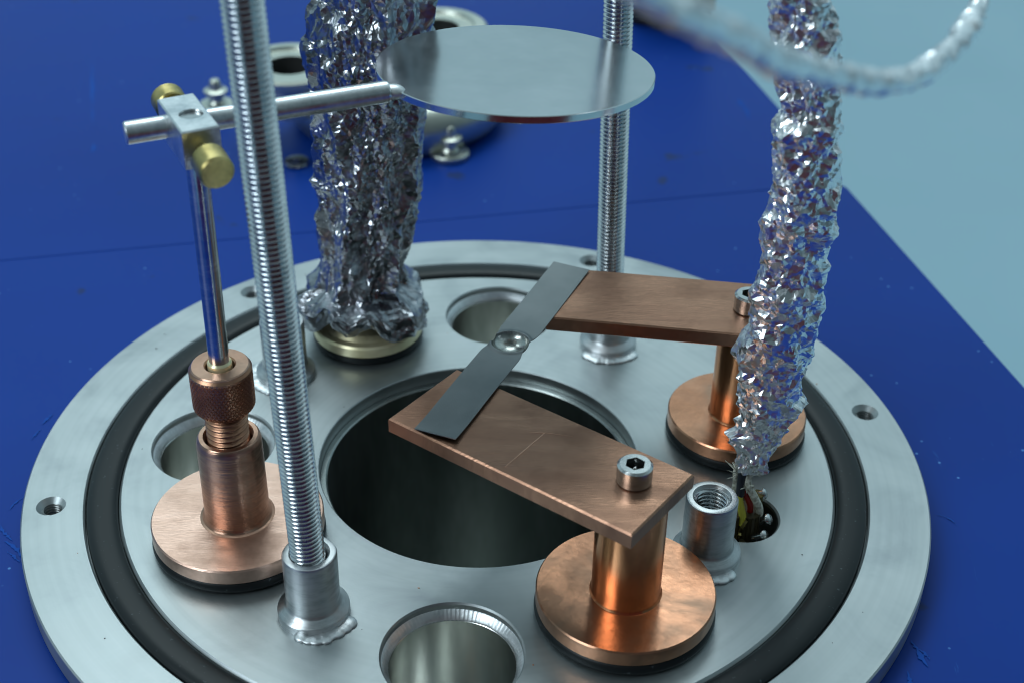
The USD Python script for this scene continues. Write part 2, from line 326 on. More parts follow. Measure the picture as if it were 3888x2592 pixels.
# ------------------------------------------------------------------ the setting: floor, table
TZ = -.009
fl = trimesh.creation.box((12, 12, .02)); fl.apply_translation((0, 2, -.77))
tag(usdkit.mesh(stage, '/World/floor', fl, MAT['floor_vinyl']), 'pale teal floor far below the blue table', None, None, 'structure')

def slab(poly, z0, z1, ch=.0008):
    return trimesh.creation.extrude_polygon(poly, z1 - z0, engine='earcut').apply_translation((0, 0, z0))
ax = np.array([-.9749, -.2226]); ay = np.array([-.2226, .9749])      # along the joint (leftwards) and away along the table's edge
corner = np.array([.1672, .2272])
def quad(a0, a1, b0, b1, r=.006, c0=corner):
    P = [c0 + ax * a + ay * b for a, b in ((a0, b0), (a1, b0), (a1, b1), (a0, b1))]
    return Polygon(P).buffer(-r, join_style=2).buffer(r, quad_segs=8)
table = Thing('blue_table', 'blue laminate table of two abutting tops under the steel plate', 'table')
front = quad(0, 1.2, -.445, -.00002).difference(Point(0, 0).buffer(.137, 64))
table.part('table_top', slab(front, TZ - .028, TZ - .0002), 'blue_laminate', label='front table top with the round plate on it')
back = quad(-.0015, 1.2, .00002, .85)
table.part('table_top', slab(back, TZ - .028, TZ), 'blue_laminate', label='rear table top beyond the joint')
for a, b in ((.06, -.38), (1.14, -.38), (.06, .78), (1.14, .78)):
    c = corner + ax * a + ay * b
    table.part('leg', cyl(.022, -.76, TZ - .029, c, 24), 'table_edge')

# ------------------------------------------------------------------ base plate
PORT = [(-.0051, -.0906), (-.0914, .0054), (.0054, .0907)]           # three open welded ports
WIRE = (.0857, -.0280)
SOCK = [(-.0468, -.0745), (.0723, -.0466), (.0472, .0715), (-.0725, .0480)]
SCREW = [(.1408 * math.cos(math.radians(a)), .1408 * math.sin(math.radians(a))) for a in (-168.3, 132, 72.2, 12.4, -48, -108)]
H = .009
prof = [(0, -H), (.1490, -H), (.1500, -H + .001), (.1500, -.0005), (.1495, 0), (.1307, 0), (.1302, -.0006), (.1302, -.0045), (.1194, -.0045), (.1194, -.0008), (.1186, 0), (0, 0)]
pl = m3.CrossSection([prof], m3.FillRule.EvenOdd).revolve(256)
if pl.volume() < 0: pl = m3.CrossSection([prof[::-1]]).revolve(256)
cuts = [cyl(.0541, -.02, .01, n=192), cyl(.0541, -.0003, .0001, n=192, r2=.0545)]
for c in PORT:
    cuts += [cyl(.0188, -.02, .01, c), cyl(.0204, -.0055, .0004, c, r2=.0207), cyl(.0206, -.0007, .0003, c, r2=.0213)]
cuts += [cyl(.0121, -.02, .01, WIRE), cyl(.0121, -.0006, .0004, WIRE, r2=.0131)]
for c in SCREW:
    cuts += [cyl(.0030, -.02, .01, c, 32), cyl(.0030, -.0019, .0001, c, 40, r2=.0048)]
for k, c in enumerate(cuts): pl = pl - c
plate = Thing('base_plate', 'round satin steel vacuum base plate full of holes lying on the blue table', 'base plate')
plate.part('flange_disc', pl, 'satin_steel', 25)
rngw = np.random.default_rng(5)

def bead_ring(c, r, w, h, z, n=520, ripples=62, seed=0):
    """a welded seam lying round a hole: overlapping ripples"""
    a = np.linspace(0, 2 * PI, n, endpoint=False); m = 10; b = np.linspace(0, PI, m)
    ph = (a * ripples / (2 * PI) + .35 * meshkit.noise(np.c_[a * 3, a * 0 + seed, a * 0], seed)) % 1
    rip = (1 - ph) ** 1.5
    wob = meshkit.noise(np.c_[np.cos(a) * 3, np.sin(a) * 3, a * 0 + seed], seed) - .5
    V = []
    for j in range(m):
        rr = r + wob * w * .25 - np.cos(b[j]) * w * (1 + .10 * rip)
        zz = z + np.sin(b[j]) * h * (.9 + .16 * rip + .5 * wob) + (rr - r) * 1.1
        V.append(np.stack([c[0] + rr * np.cos(a), c[1] + rr * np.sin(a), zz], 1))
    v = np.array(V).reshape(-1, 3)
    i = np.arange(m - 1)[:, None] * n; j = np.arange(n)[None]; k = (j + 1) % n
    f = np.concatenate([np.stack([i + j, i + k, i + n + k], -1).reshape(-1, 3), np.stack([i + j, i + n + k, i + n + j], -1).reshape(-1, 3)])
    me = trimesh.Trimesh(v, f, process=False)
    me.fix_normals()
    if me.face_normals[:, 2].mean() < 0: me.invert()
    return me

for k, c in enumerate(PORT):
    t = plate.part('port_tube', lathe([(.0190, -.0050), (.0186, -.0054), (.0184, -.042), (0, -.042), (0, -.044), (.0205, -.044), (.0205, -H - .0002), (.0190, -.0085), (.0190, -.0050)], (*c, 0)), 'tube_steel')
    plate.part('weld_seam', bead_ring(c, .01975, .00120, .00055, -.0034, ripples=96, seed=k + 1), 'weld_steel', 40, under=t)
plate.part('centre_tube', lathe([(.0539, -.0050), (.0522, -.0050), (.0517, -.0055), (.0516, -.15), (0, -.15), (0, -.153), (.0539, -.153), (.0539, -.0050)], n=160), 'centre_steel')
plate.part('wire_port_tube', lathe([(.0120, -.0012), (.0118, -.0016), (.0118, -.05), (0, -.05), (0, -.052), (.0135, -.052), (.0135, -H - .0002), (.0120, -.0085), (.0120, -.0012)], (*WIRE, 0)), 'tube_steel')
for c in SCREW:
    me = thread(.0031, .0026, .0010, -.0088, -.0015, 28, 6, inner=True); me.apply_translation((*c, 0))
    plate.part('screw_hole_thread', me, 'dark_steel', True)

def weld_blob(c, r, a0, a1, seed, w=.0028, h=.0010):
    """a short fillet of overlapping weld puddles at the foot of a socket"""
    rr = np.random.default_rng(seed); n = max(3, int(abs(a1 - a0) * r / .0017))
    ms = []
    for a in np.linspace(a0, a1, n):
        q = m3.Manifold.sphere(1.0, 20).scale([w * rr.uniform(.75, 1.2), .0027 * rr.uniform(.85, 1.25), h * rr.uniform(.7, 1.1)]).rotate([0, 0, math.degrees(a)])
        ms.append(q.translate([c[0] + (r + rr.uniform(-.0003, .0006)) * math.cos(a), c[1] + (r + rr.uniform(-.0003, .0006)) * math.sin(a), .0004]))
    m = m3.Manifold.batch_boolean(ms, m3.OpType.Add)
    return m.trim_by_plane([0, 0, 1], -.001)

SP = [(.0070, -.001), (.0107, -.001), (.0107, .0026), (.0103, .0031), (.0086, .0043), (.0081, .0050), (.0080, .0058), (.0080, .0226), (.0077, .0232), (.0072, .0234), (.0060, .0234), (.0053, .0224), (.0053, -.001)]
for k, (c, w0, w1) in enumerate(zip(SOCK, (-100, -120, -130, 160), (-25, -60, -40, 290))):
    s = plate.part('rod_socket', lathe(SP + [SP[0]], (*c, 0)), 'turned_steel', 30, label=('welded socket without a rod' if k == 1 else None))
    wb = tm(weld_blob(c, .0112, math.radians(w0), math.radians(w1), k + 3))
    plate.part('weld', wb, 'weld_steel', 50, under=s)
    if k in (1, 3):
        th = thread(.00535, .0044, .0015, .001, .0226, 48, 8, inner=True); th.apply_translation((*c, 0))
        plate.part('inner_thread', th, 'zinc', True, under=s)

ring = [(.1247 + .0051 * np.sign(math.cos(t)) * abs(math.cos(t)) ** .75, -.0016 + .0028 * np.sign(math.sin(t)) * abs(math.sin(t)) ** .8) for t in np.linspace(0, 2 * PI, 40)]
top('sealing_ring', lathe(ring, n=256), 'rubber', 'large black rubber sealing ring in the groove of the steel plate', 'sealing ring', True)

# ------------------------------------------------------------------ threaded rods
for (c, topx, lab) in ((SOCK[0], (-.0509, -.0755, .1879), 'thick threaded steel rod in the near left socket, in front of the brass screw clamp'),
                       (SOCK[2], (.0439, .0718, .136), 'threaded steel rod standing behind the round metal disc and rear copper bar')):
    p0 = np.array([c[0], c[1], .002]); d = np.array(topx) - p0; d /= np.linalg.norm(d)
    rod = place(thread(.0051, .0041, .0015, 0, .33, 40, 8), p0, p0 + d)
    top('threaded_rod', rod, 'zinc', lab, 'threaded rod', 32, group='threaded rods standing in the plate sockets')

# ------------------------------------------------------------------ copper electrodes
def hexsock(c, z, r=.005, h=.006, af=.0029, depth=.0038):
    b = m3.CrossSection([[(0, 0), (r - .0003, 0), (r, .0004), (r, h - .0006), (r - .0007, h), (0, h)]]).revolve(64)
    if b.volume() < 0: b = m3.Manifold.cylinder(h, r, r, 64)
    hx = m3.Manifold.cylinder(depth, af, af, 6).rotate([0, 0, 20]).translate([0, 0, h - depth + .0001])
    return (b - hx).translate([c[0], c[1], z])

def electrode(name, label, fc, fr, pc, pr, corners, zt, sc, barmat):
    t = Thing(name, label, 'electrode', None, (fc[0], fc[1], 0))
    t.part('rubber_ring', lathe([(fr - .006, .0002), (fr - .0012, .0002), (fr + .0002, .0012), (fr + .0004, .0024), (fr - .0002, .0038), (fr - .0010, .0044), (fr - .006, .0044), (fr - .006, .0002)], (*fc, 0)), 'rubber', 50)
    t.part('flange', lathe([(0, .0042), (fr - .0004, .0042), (fr, .0047), (fr, .0090), (fr - .0004, .0095), (0, .0095)], (*fc, 0), 128), 'copper_flange')
    pz = zt - .0054
    t.part('pillar', lathe([(pr + .0006, .0094), (pr + .0003, .0099), (pr, .0105), (pr, pz - .0004), (pr - .0004, pz), (0, pz)], (*pc, 0), 96), 'copper_polished')
    t.part('bar', bar_mesh(corners, zt - .0053, zt), barmat, False)
    s = t.part('cap_screw', hexsock(sc, zt + .0001), 'bright_steel', 30)
    t.part('socket_floor', lathe([(0, zt + .0024), (.0026, zt + .0024)], (*sc, 0), 24), 'old_brass', False, under=s)
    return t
ZB = .0515
d1 = np.array([math.cos(A1), math.sin(A1)]); n1 = np.array([-d1[1], d1[0]])
o1 = np.array([-.0253, -.0472])
electrode('front_copper_electrode', 'nearer copper electrode with a flat bar reaching over the big centre hole', (.0453, -.0720), .0266, (.0452, -.0730), .0102,
          [o1, o1 + d1 * .0845, o1 + d1 * .0845 + n1 * .0323, o1 + n1 * .0323], ZB, (.0450, -.0742), 'copper_bar_front')
d2 = np.array([math.cos(A2), math.sin(A2)]); n2 = np.array([-d2[1], d2[0]])
o2 = np.array([.0216, .0091])
electrode('rear_copper_electrode', 'farther copper electrode with its flat bar behind the foil wrapped cable', (.0890, .0170), .0238, (.0890, .0168), .0095,
          [o2, o2 + d2 * .0840, o2 + d2 * .0840 + n2 * .0325, o2 + n2 * .0325], ZB, (.0883, .0158), 'copper_bar_rear')

# ------------------------------------------------------------------ evaporation boat: thin strip with a dimple bridging both bars
bc = np.array([.0104, -.0070]); e0 = np.array([-.01115, -.0559]); e1 = np.array([.0306, .04095])
bd = (e1 - e0) / np.linalg.norm(e1 - e0); bn = np.array([-bd[1], bd[0]]); BL = np.linalg.norm(e1 - e0); s0 = (bc - e0) @ bd; t0c = (bc - e0) @ bn
def boat(nu=300, nv=52, hw=.0066, R=.0060, depth=.0034, zt=ZB + .0006, th=.0003):
    s = np.linspace(0, BL, nu + 1); v = np.linspace(-1, 1, nv + 1)
    S, Vv = np.meshgrid(s, v, indexing='ij')
    pinch = 1 - .13 * np.exp(-((S - s0) / .0058) ** 4)
    T = Vv * hw * pinch + .0006 * np.exp(-((S - s0) / .006) ** 2) * 0
    r = np.hypot(S - s0, T)
    q = np.clip(1 - (r / R) ** 2, 0, 1)
    Z = zt - depth * q ** .6 + .0004 * np.exp(-((r - R * 1.06) / .0007) ** 2)
    Z = Z + .0007 * np.clip((.012 - S) / .012, 0, 1) ** 2 + .0003 * np.sin(S / BL * 7) + .0005 * Vv * np.clip((s0 - S) / s0, 0, 1) * -.4
    P = e0 + S[..., None] * bd + T[..., None] * bn
    n = (nu + 1) * (nv + 1); vt = np.c_[P.reshape(-1, 2), Z.ravel()]; vb = vt - [0, 0, th]
    idx = np.arange(n).reshape(nu + 1, nv + 1)
    a, b, c, d = idx[:-1, :-1].ravel(), idx[1:, :-1].ravel(), idx[1:, 1:].ravel(), idx[:-1, 1:].ravel()
    ft = np.vstack([np.c_[a, b, c], np.c_[a, c, d]]); inb = (r.ravel()[ft].max(1) < R * 1.0)
    edge = np.r_[idx[:, 0], idx[-1, 1:], idx[-2::-1, -1], idx[0, -2:0:-1]]; e2 = np.roll(edge, -1)
    fw_ = np.vstack([np.c_[edge, edge + n, e2 + n], np.c_[edge, e2 + n, e2]])
    allv = np.vstack([vt, vb])
    strip = trimesh.Trimesh(allv, np.vstack([ft[~inb], ft[~inb][:, ::-1] + n, fw_]), process=False)
    dim = trimesh.Trimesh(allv, np.vstack([ft[inb], ft[inb][:, ::-1] + n]), process=False)
    strip.remove_unreferenced_vertices(); dim.remove_unreferenced_vertices()
    return strip, dim
st, dm = boat()
bt = Thing('evaporation_boat', 'thin dark grey metal strip with a shiny dimple bridging the two copper bars', 'metal strip', None, (*bc, ZB))
bt.part('strip', st, 'boat_metal', 35)
bt.part('dimple', dm, 'dimple_metal', 40)

# ------------------------------------------------------------------ left copper feedthrough with knurled nut
PL = (-.0742, -.0418)
ft = Thing('copper_rod_holder', 'copper pedestal with a knurled nut gripping the thin upright rod', 'rod holder', None, (*PL, 0))
ft.part('rubber_ring', lathe([(.020, .0002), (.0255, .0002), (.0268, .0012), (.0270, .0024), (.0264, .0038), (.0256, .0044), (.020, .0044), (.020, .0002)], (*PL, 0)), 'rubber', 50)
ft.part('flange', lathe([(0, .0042), (.0263, .0042), (.0267, .0047), (.0267, .0090), (.0263, .0095), (0, .0095)], (*PL, 0), 128), 'copper_brushed')
ft.part('pillar', lathe([(.0118, .0094), (.0108, .0098), (.0102, .0106), (.0100, .0120), (.0098, .0380), (.0094, .0398), (.0088, .0405), (.0076, .0405), (.0072, .0396), (.0072, .0300), (0, .0300)], (*PL, 0), 96), 'copper_turned')
nk = place(thread(.0064, .0054, .0019, 0, .022, 48, 8), (*PL, .0302), (*PL, 1)); ft.part('threaded_neck', nk, 'copper_dark', 35)
def knurl(c, r, z0, z1, nz=100, na=336, teeth=42):
    a = np.arange(na) / na * 2 * PI; z = np.linspace(z0, z1, nz + 1)
    Z, Aa = np.meshgrid(z, a, indexing='ij'); p = 2 * PI * r / teeth
    f1 = np.abs(((Aa * teeth / (2 * PI) + (Z - z0) / p * .75) % 1) * 2 - 1); f2 = np.abs(((Aa * teeth / (2 * PI) - (Z - z0) / p * .75) % 1) * 2 - 1)
    lo, hi = np.clip((Z - z0) / .0032, 0, 1), np.clip((z1 - Z) / .0022, 0, 1)
    env = np.where(Z < z0 + .0032, r - .0030 * (1 - lo) ** 1.6, r) - np.where(Z > z1 - .0008, .0006 * (1 - np.clip((z1 - Z) / .0008, 0, 1)), 0)
    R = env - .00042 * (np.minimum(f1, f2) < .34) * np.clip(hi * 2 - .9, 0, 1)
    v = np.stack([R * np.cos(Aa), R * np.sin(Aa), Z], -1).reshape(-1, 3)
    i = np.arange(nz)[:, None] * na; j = np.arange(na)[None]; k = (j + 1) % na
    f = np.concatenate([np.stack([i + j, i + k, i + na + k], -1).reshape(-1, 3), np.stack([i + j, i + na + k, i + na + j], -1).reshape(-1, 3)])
    m = trimesh.Trimesh(v, f, process=False); m.apply_translation((*c, 0)); return m
nut = ft.part('knurled_nut', knurl(PL, .0092, .0492, .0654), 'copper_dark', 20)
ft.part('nut_top', lathe([(.0086, .0653), (.0086, .0656), (.0082, .0660), (.0047, .0660), (.0043, .0655), (.0043, .0600), (0, .0600)], (*PL, 0), 96), 'copper_turned', 30, under=nut)
ft.part('nut_underside', lathe([(.0058, .0494), (.0062, .0492)], (*PL, 0), 96), 'copper_dark', under=nut)
ft.part('collet', lathe([(.0036, .0605), (.0036, .0668), (.0032, .0674), (0, .0674)], (*PL, 0), 48), 'pale_brass')

rod_top = (-.0738, -.0417, .1438)
top('upright_rod', tube([(*PL, .0610), (PL[0], PL[1], .0671), (-.0740, -.0418, .10), rod_top], .0030, 40), 'bright_steel', 'thin smooth upright steel rod between the knurled copper nut and the clamp block', 'rod', 40)

# clamp block with two brass thumb screws
ba = math.radians(27.5); bu = np.array([math.cos(ba), math.sin(ba)]); bv = np.array([math.sin(ba), -math.cos(ba)])     # bu along the arm, bv towards the camera
bc0 = np.array([-.0749, -.0406]); zt_, zb_ = .1446, .1338
cl = Thing('clamp_block', 'small aluminium clamp block with brass thumb screws joining the upright rod and the shutter arm', 'clamp', None, (*bc0, zb_))
q4 = [bc0 + bu * a * .0050 + bv * b * .0115 for a, b in ((-1, 1), (1, 1), (1, -1), (-1, -1))]
blk = bar_mesh(q4, zb_, zt_, .0004)
blk = blk - cyl(.0032, zb_ - .01, zt_ + .01, rod_top[:2], 48)
cl.part('block', blk, 'aluminium', 25)
for s, ln in ((1, .0125), (-1, .0105)):
    f0 = np.array([*(bc0 + bv * s * .0113), (zt_ + zb_) / 2 - .0004]); dr = np.array([*(bv * s), -.10 if s > 0 else .12]); dr /= np.linalg.norm(dr)
    hd = place(lathe([(0, 0), (.0020, 0), (.0020, .0045), (.0043, .0046), (.0046, .0051), (.0046, ln - .0006), (.0041, ln), (0, ln)], n=48), f0, f0 + dr)
    cl.part('thumb_screw', hd, 'brass', 30)

# shutter: arm and disc
sh = Thing('shutter_disc', 'flat round grey metal disc on a horizontal arm above the copper bars', 'shutter', None, (.0103, .0107, .137))
a0, a1 = np.array([-.0920, -.0414, .1386]), np.array([-.0250, -.0135, .1395])
sh.part('arm', tube([a0, a0 + (a1 - a0) * .006, a0 + (a1 - a0) * .5, a0 + (a1 - a0) * .99, a1], [.0027, .0031, .0031, .0031, .0028], 40), 'aluminium', 40)
nd = np.array([.0265, .072, 1.]); nd /= np.linalg.norm(nd)
sh.part('disc', lathe([(0, -.0022), (.0408, -.0022), (.0410, -.0020), (.0410, -.0002), (.0408, 0), (0, 0)], (.0103, .0107, .1373), 192, nd), 'disc_metal', 30)
sh.part('weld', m3.Manifold.sphere(.0030, 24).scale([1.2, .9, .7]).translate(list(a1 + [.0012, .0003, -.0002])), 'weld_steel', 60)

# ------------------------------------------------------------------ foil wrapped column on a brass flange
FC = np.array([-.0446, .0744])
bf = Thing('brass_flange', 'pale brass blank flange under the thick foil wrapped column', 'flange', None, (*FC, 0))
bf.part('rubber_ring', lathe([(.015, .0002), (.0200, .0002), (.0209, .0014), (.0207, .0034), (.015, .0034), (.015, .0002)], (*FC, 0)), 'rubber', 50)
bf.part('flange', lathe([(0, .0033), (.0203, .0033), (.0207, .0038), (.0205, .0070), (.0198, .0077), (.0170, .0078), (.0150, .0095), (0, .0100)], (*FC, 0), 128), 'pale_brass')
col = [(.0052, -.0444, .0744, .0222), (.0085, -.0446, .0744, .0240), (.0125, -.0446, .0744, .0246), (.0170, -.0452, .0743, .0242), (.0205, -.0452, .0743, .0222), (.0245, -.0451, .0743, .0172), (.033, -.0448, .0744, .0158), (.0513, -.0435, .0745, .0165),
       (.0689, -.0414, .0748, .0175), (.0859, -.0411, .0748, .0188), (.1023, -.0406, .0749, .0198), (.1134, -.0408, .0748, .0206), (.1243, -.0399, .0749, .0202), (.1333, -.0378, .0751, .0188), (.150, -.0370, .0751, .0190), (.175, -.036, .0755, .019)]
col = np.array(col); zz = np.linspace(col[0, 0], col[-1, 0], 90)
cpath = np.stack([np.interp(zz, col[:, 0], col[:, 1]), np.interp(zz, col[:, 0], col[:, 2]), zz], 1); crad = np.interp(zz, col[:, 0], col[:, 3])
fcol = foil_tube(cpath, crad, [('l', .020, .075, .0024), ('v', .0085, .042, .0024), ('v', .0042, .0115, .0011), ('v', .0020, .0034, .00042)], 11, cell=.0008)
vv = np.array(fcol.vertices); rel = vv[:, :2] - FC
frontw = np.clip(-rel[:, 1] / .020, 0, 1) * np.clip(1.15 - rel[:, 0] / .030, .4, 1.3)
vv[:, 2] += np.clip((.025 - vv[:, 2]) / .014, 0, 1) * frontw * .0088 * (1 + .25 * np.sin(rel[:, 0] * 420))
fcol = trimesh.Trimesh(vv, fcol.faces, process=False)
top('foil_wrapped_column', fcol, 'foil_dark_reflection', 'thick column wrapped in crumpled aluminium foil standing on the brass flange', 'foil column', False)

# foil wrapped cable rising from the wire port
cab = np.array([(.0195, .0865, -.0282, .0036), (.0261, .0872, -.0283, .0056), (.0332, .0881, -.0285, .0073), (.0384, .0888, -.0287, .0080), (.0468, .0894, -.0288, .0095), (.0581, .0892, -.0288, .0098), (.0659, .0890, -.0287, .0102),
                (.0739, .0904, -.0291, .0098), (.0889, .0903, -.0291, .0096), (.1033, .0901, -.0290, .0092), (.1173, .0910, -.0292, .0095), (.1304, .0897, -.0289, .0095), (.1432, .0891, -.0288, .0080), (.1554, .0869, -.0283, .0085),
                (.1671, .0842, -.0277, .0081), (.1728, .0829, -.0274, .0081), (.19, .081, -.027, .008), (.215, .078, -.026, .008)])
zz = np.linspace(cab[0, 0], cab[-1, 0], 120)
kp = np.stack([np.interp(zz, cab[:, 0], cab[:, k]) for k in (1, 2)] + [zz], 1)
cabr = np.interp(zz, cab[:, 0], cab[:, 3]) * (1 + .10 * (meshkit.noise(np.c_[zz * 130, zz * 0, zz * 0], 3) - .5))
fcab = foil_tube(kp, cabr, [('l', .010, .016, .0013), ('l', .0044, .0060, .0011), ('v', .0032, .0042, .0008), ('v', .0017, .0022, .00032), ('l', .0013, .0015, .00018)], 23, .8, cell=.00078)
vv = np.array(fcab.vertices); rg = np.random.default_rng(9)
for zc_, an, am, wd in ((.0335, PI, .0045, .0016), (.0300, PI * .95, .002, .0012), (.0470, .0, .0022, .0018), (.0640, PI, .0016, .0022), (.0660, .2, .0012, .002), (.108, .1, .0014, .002), (.0205, -.6, .0022, .0014)):
    cx, cy = np.interp(zc_, cab[:, 0], cab[:, 1]), np.interp(zc_, cab[:, 0], cab[:, 2]); rl = vv[:, :2] - [cx, cy]
    w_ = np.exp(-((vv[:, 2] - zc_) / wd) ** 2) * np.clip((rl @ [math.cos(an), math.sin(an)]) / np.linalg.norm(rl, axis=1) - .6, 0, 1) * 2.5
    vv[:, :2] += (w_ * am)[:, None] * np.array([math.cos(an), math.sin(an)])
fcab = trimesh.Trimesh(vv, fcab.faces, process=False)
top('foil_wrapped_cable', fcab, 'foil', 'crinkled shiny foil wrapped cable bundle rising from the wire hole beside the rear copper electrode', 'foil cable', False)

# loose foil covered lead swinging across close to the lens
loop = [(.0190, -.190, .262), (.0224, -.1775, .2349), (.0267, -.175, .2296), (.0304, -.1721, .225), (.0373, -.167, .2201), (.0483, -.1518, .2103), (.0623, -.1333, .1984), (.0763, -.1177, .1894), (.0903, -.1019, .1825),
        (.1004, -.0883, .1795), (.1097, -.0741, .1792), (.1157, -.0637, .1803), (.1204, -.0536, .183), (.125, -.0405, .1882), (.1308, -.0178, .1953), (.135, .02, .225)]
loop = np.array(loop); kk_ = np.interp(np.linspace(0, 1, len(loop)), [0, .35, .7, 1], [.76, .80, .90, .96])[:, None]; loop = CAM + (loop - CAM) * kk_
lpp = spline(loop, 120)
lrad = np.interp(np.linspace(0, 1, 120), [0, .35, .6, .72, .85, 1], [.0021, .0023, .0024, .0022, .0014, .0014])
top('foil_wrapped_lead', foil_tube(lpp, lrad, [('l', .0035, .005, .0004), ('v', .0022, .0030, .00032), ('l', .0011, .0014, .00016)], 31, cell=.0005), 'foil', 'thin foil wrapped lead hanging in a blurred loop across the top right corner', 'foil lead', 14)

# ------------------------------------------------------------------ wires and terminal block in the wire port

tb = Thing('terminal_block', 'dark terminal block with bright screws sunk in the wire hole', 'connector', None, (*WIRE, -.01))
wx, wy = WIRE
blk = m3.Manifold.batch_boolean([cyl(.0046, -.030, .0022, (.0878, -.0272), 36), cyl(.0030, -.030, .0026, (.0838, -.0290), 28), cyl(.0022, -.030, -.0060, (.0850, -.0340), 24)], m3.OpType.Add)
for q_ in range(9):
    a_ = -2.6 + q_ * .30; blk = blk - cyl(.00026, -.03, .01, (.0878 + .0046 * math.cos(a_), -.0272 + .0046 * math.sin(a_)), 10)
blk = blk - m3.Manifold.cube([.0007, .03, .03], True).translate([.0848, wy, -.004])
tb.part('body', blk, 'brown_plastic', 30)
tb.part('base', cyl(.0112, -.032, -.0260, WIRE, 40), 'black_plastic')
def round_screw(c, z, d, r=.0019):
    m = m3.Manifold.sphere(r, 28).scale([1, 1, .62]).trim_by_plane([0, 0, 1], 0) + m3.Manifold.cylinder(.0045, r * .6, r * .6, 20).translate([0, 0, -.0045])
    m = m - m3.Manifold.cube([.0005, .01, .0016], True).translate([0, 0, r * .62])
    t_ = tm(m); t_.apply_transform(trimesh.transformations.rotation_matrix(.7, [0, 0, 1])); return place(t_, (*c, z), np.array([*c, z]) + d)
for c, z, d in (((.0942, -.0300), .0006, (.75, -.40, .65)), ((.0926, -.0345), -.0024, (.7, -.5, .65)), ((.0938, -.0206), .0036, (.9, -.1, .35))):
    tb.part('screw', round_screw(c, z, np.array(d)), 'bright_steel', 40)
tb.part('lug', cyl(.0022, -.008, .0040, (.0915, -.0212), 24), 'old_brass', 40)
for k, (c, z) in enumerate((((.0848, -.0325), -.0046), ((.0853, -.0318), -.0020), ((.0862, -.0322), .0002))):
    tb.part('contact', m3.Manifold.cube([.0009, .0009, .0030], True).rotate([20, 10, 30 * k]).translate([c[0], c[1], z]), 'brass', False)

def wire(name, pts, r, m, label, n=40):
    return top(name, tube(spline(pts, n), r, 12), m, label, 'wire', 60)
fx, fy = .0866, -.0282
wire('wire', [(.0850, -.0284, .0260), (.0843, -.0286, .0198), (.0842, -.0289, .0150), (.0843, -.0292, .0098)], .0014, 'black_wire_plastic', 'black sleeve under the foil bundle, above the yellow wire')
wire('wire', [(.0843, -.0292, .0106), (.0842, -.0297, .0080), (.0848, -.0302, .0056), (.0856, -.0306, .0026), (.0857, -.0310, -.0010)], .00125, 'yellow_plastic', 'yellow wire dropping into the wire hole')
wire('wire', [(.0862, -.0276, .0180), (.0854, -.0278, .0120), (.0866, -.0279, .0086), (.0879, -.0280, .0056), (.0884, -.0280, .0018)], .0010, 'red_plastic', 'red wire partly hidden behind the white braid')
wire('wire', [(.0874, -.0281, .0240), (.0869, -.0283, .0195), (.0862, -.0292, .0145), (.0879, -.0292, .0110), (.0896, -.0289, .0076), (.0909, -.0285, .0046), (.0914, -.0283, .0012)], .0013, 'white_braid', 'thick white braided wire right of the red wire')
wire('wire', [(.0836, -.0272, .0220), (.0826, -.0270, .0169), (.0830, -.0265, .0130), (.0829, -.0260, .0088), (.0836, -.0256, .0020)], .0011, 'white_braid', 'pale braided wire left of the black sleeve')
rngf = np.random.default_rng(77)
fr = []
for base, n, L in (((.0862, -.0300, .0140), 16, .0024), ((.0826, -.0280, .0185), 9, .0052)):
    for k in range(n):
        d = rngf.normal(size=3) + (np.array([-.9, 0, .9]) if L > .004 else 0); d /= np.linalg.norm(d); p0 = np.array(base) + rngf.normal(size=3) * .0005
        fr.append(tube([p0, p0 + d * L * .5 + rngf.normal(size=3) * .0004, p0 + d * L * rngf.uniform(.6, 1.1)], [.00022, .0002, .00008], 5))
top('frayed_threads', trimesh.util.concatenate(fr), 'white_braid', 'frayed pale glass fibre threads sticking out below the foil bundle', 'threads', True, kind='stuff')

# ------------------------------------------------------------------ far end of the table
VC = np.array([-.0500, .2930])
vs = Thing('vacuum_vessel', 'blurred stainless steel vessel with two open flanged ports behind the foil column', 'vessel', None, (*VC, TZ))
vs.part('body', lathe([(0, TZ), (.046, TZ), (.0515, TZ + .002), (.0545, TZ + .006), (.0555, TZ + .012), (.0550, TZ + .016), (.0525, TZ + .022), (.046, TZ + .026), (0, TZ + .027)], (*VC, 0), 96), 'vessel_steel', 40)
for c, R, z in (((-.0998, .2667), .0262, .0300), ((-.0310, .3200), .0262, .0300)):
    pt = vs.part('port', lathe([(R * .45, z - .001), (R * .45, TZ + .016), (R * .60, TZ + .016), (R * .60, z - .005), (R * .45, z - .004)], (*c, 0), 64), 'vessel_steel', 35)
    vs.part('port_flange', lathe([(R * .44, z - .0005), (R * .72, z - .0003), (R * .76, z + .0012), (R * .94, z + .0012), (R, z), (R, z - .003), (R * .62, z - .008), (R * .44, z - .008), (R * .44, z - .0005)], (*c, 0), 96), 'vessel_steel', 35, under=pt)
    vs.part('port_bore', lathe([(R * .43, z - .001), (R * .43, TZ + .017), (0, TZ + .0172)], (*c, 0), 64), 'dark_bore', 35, under=pt)
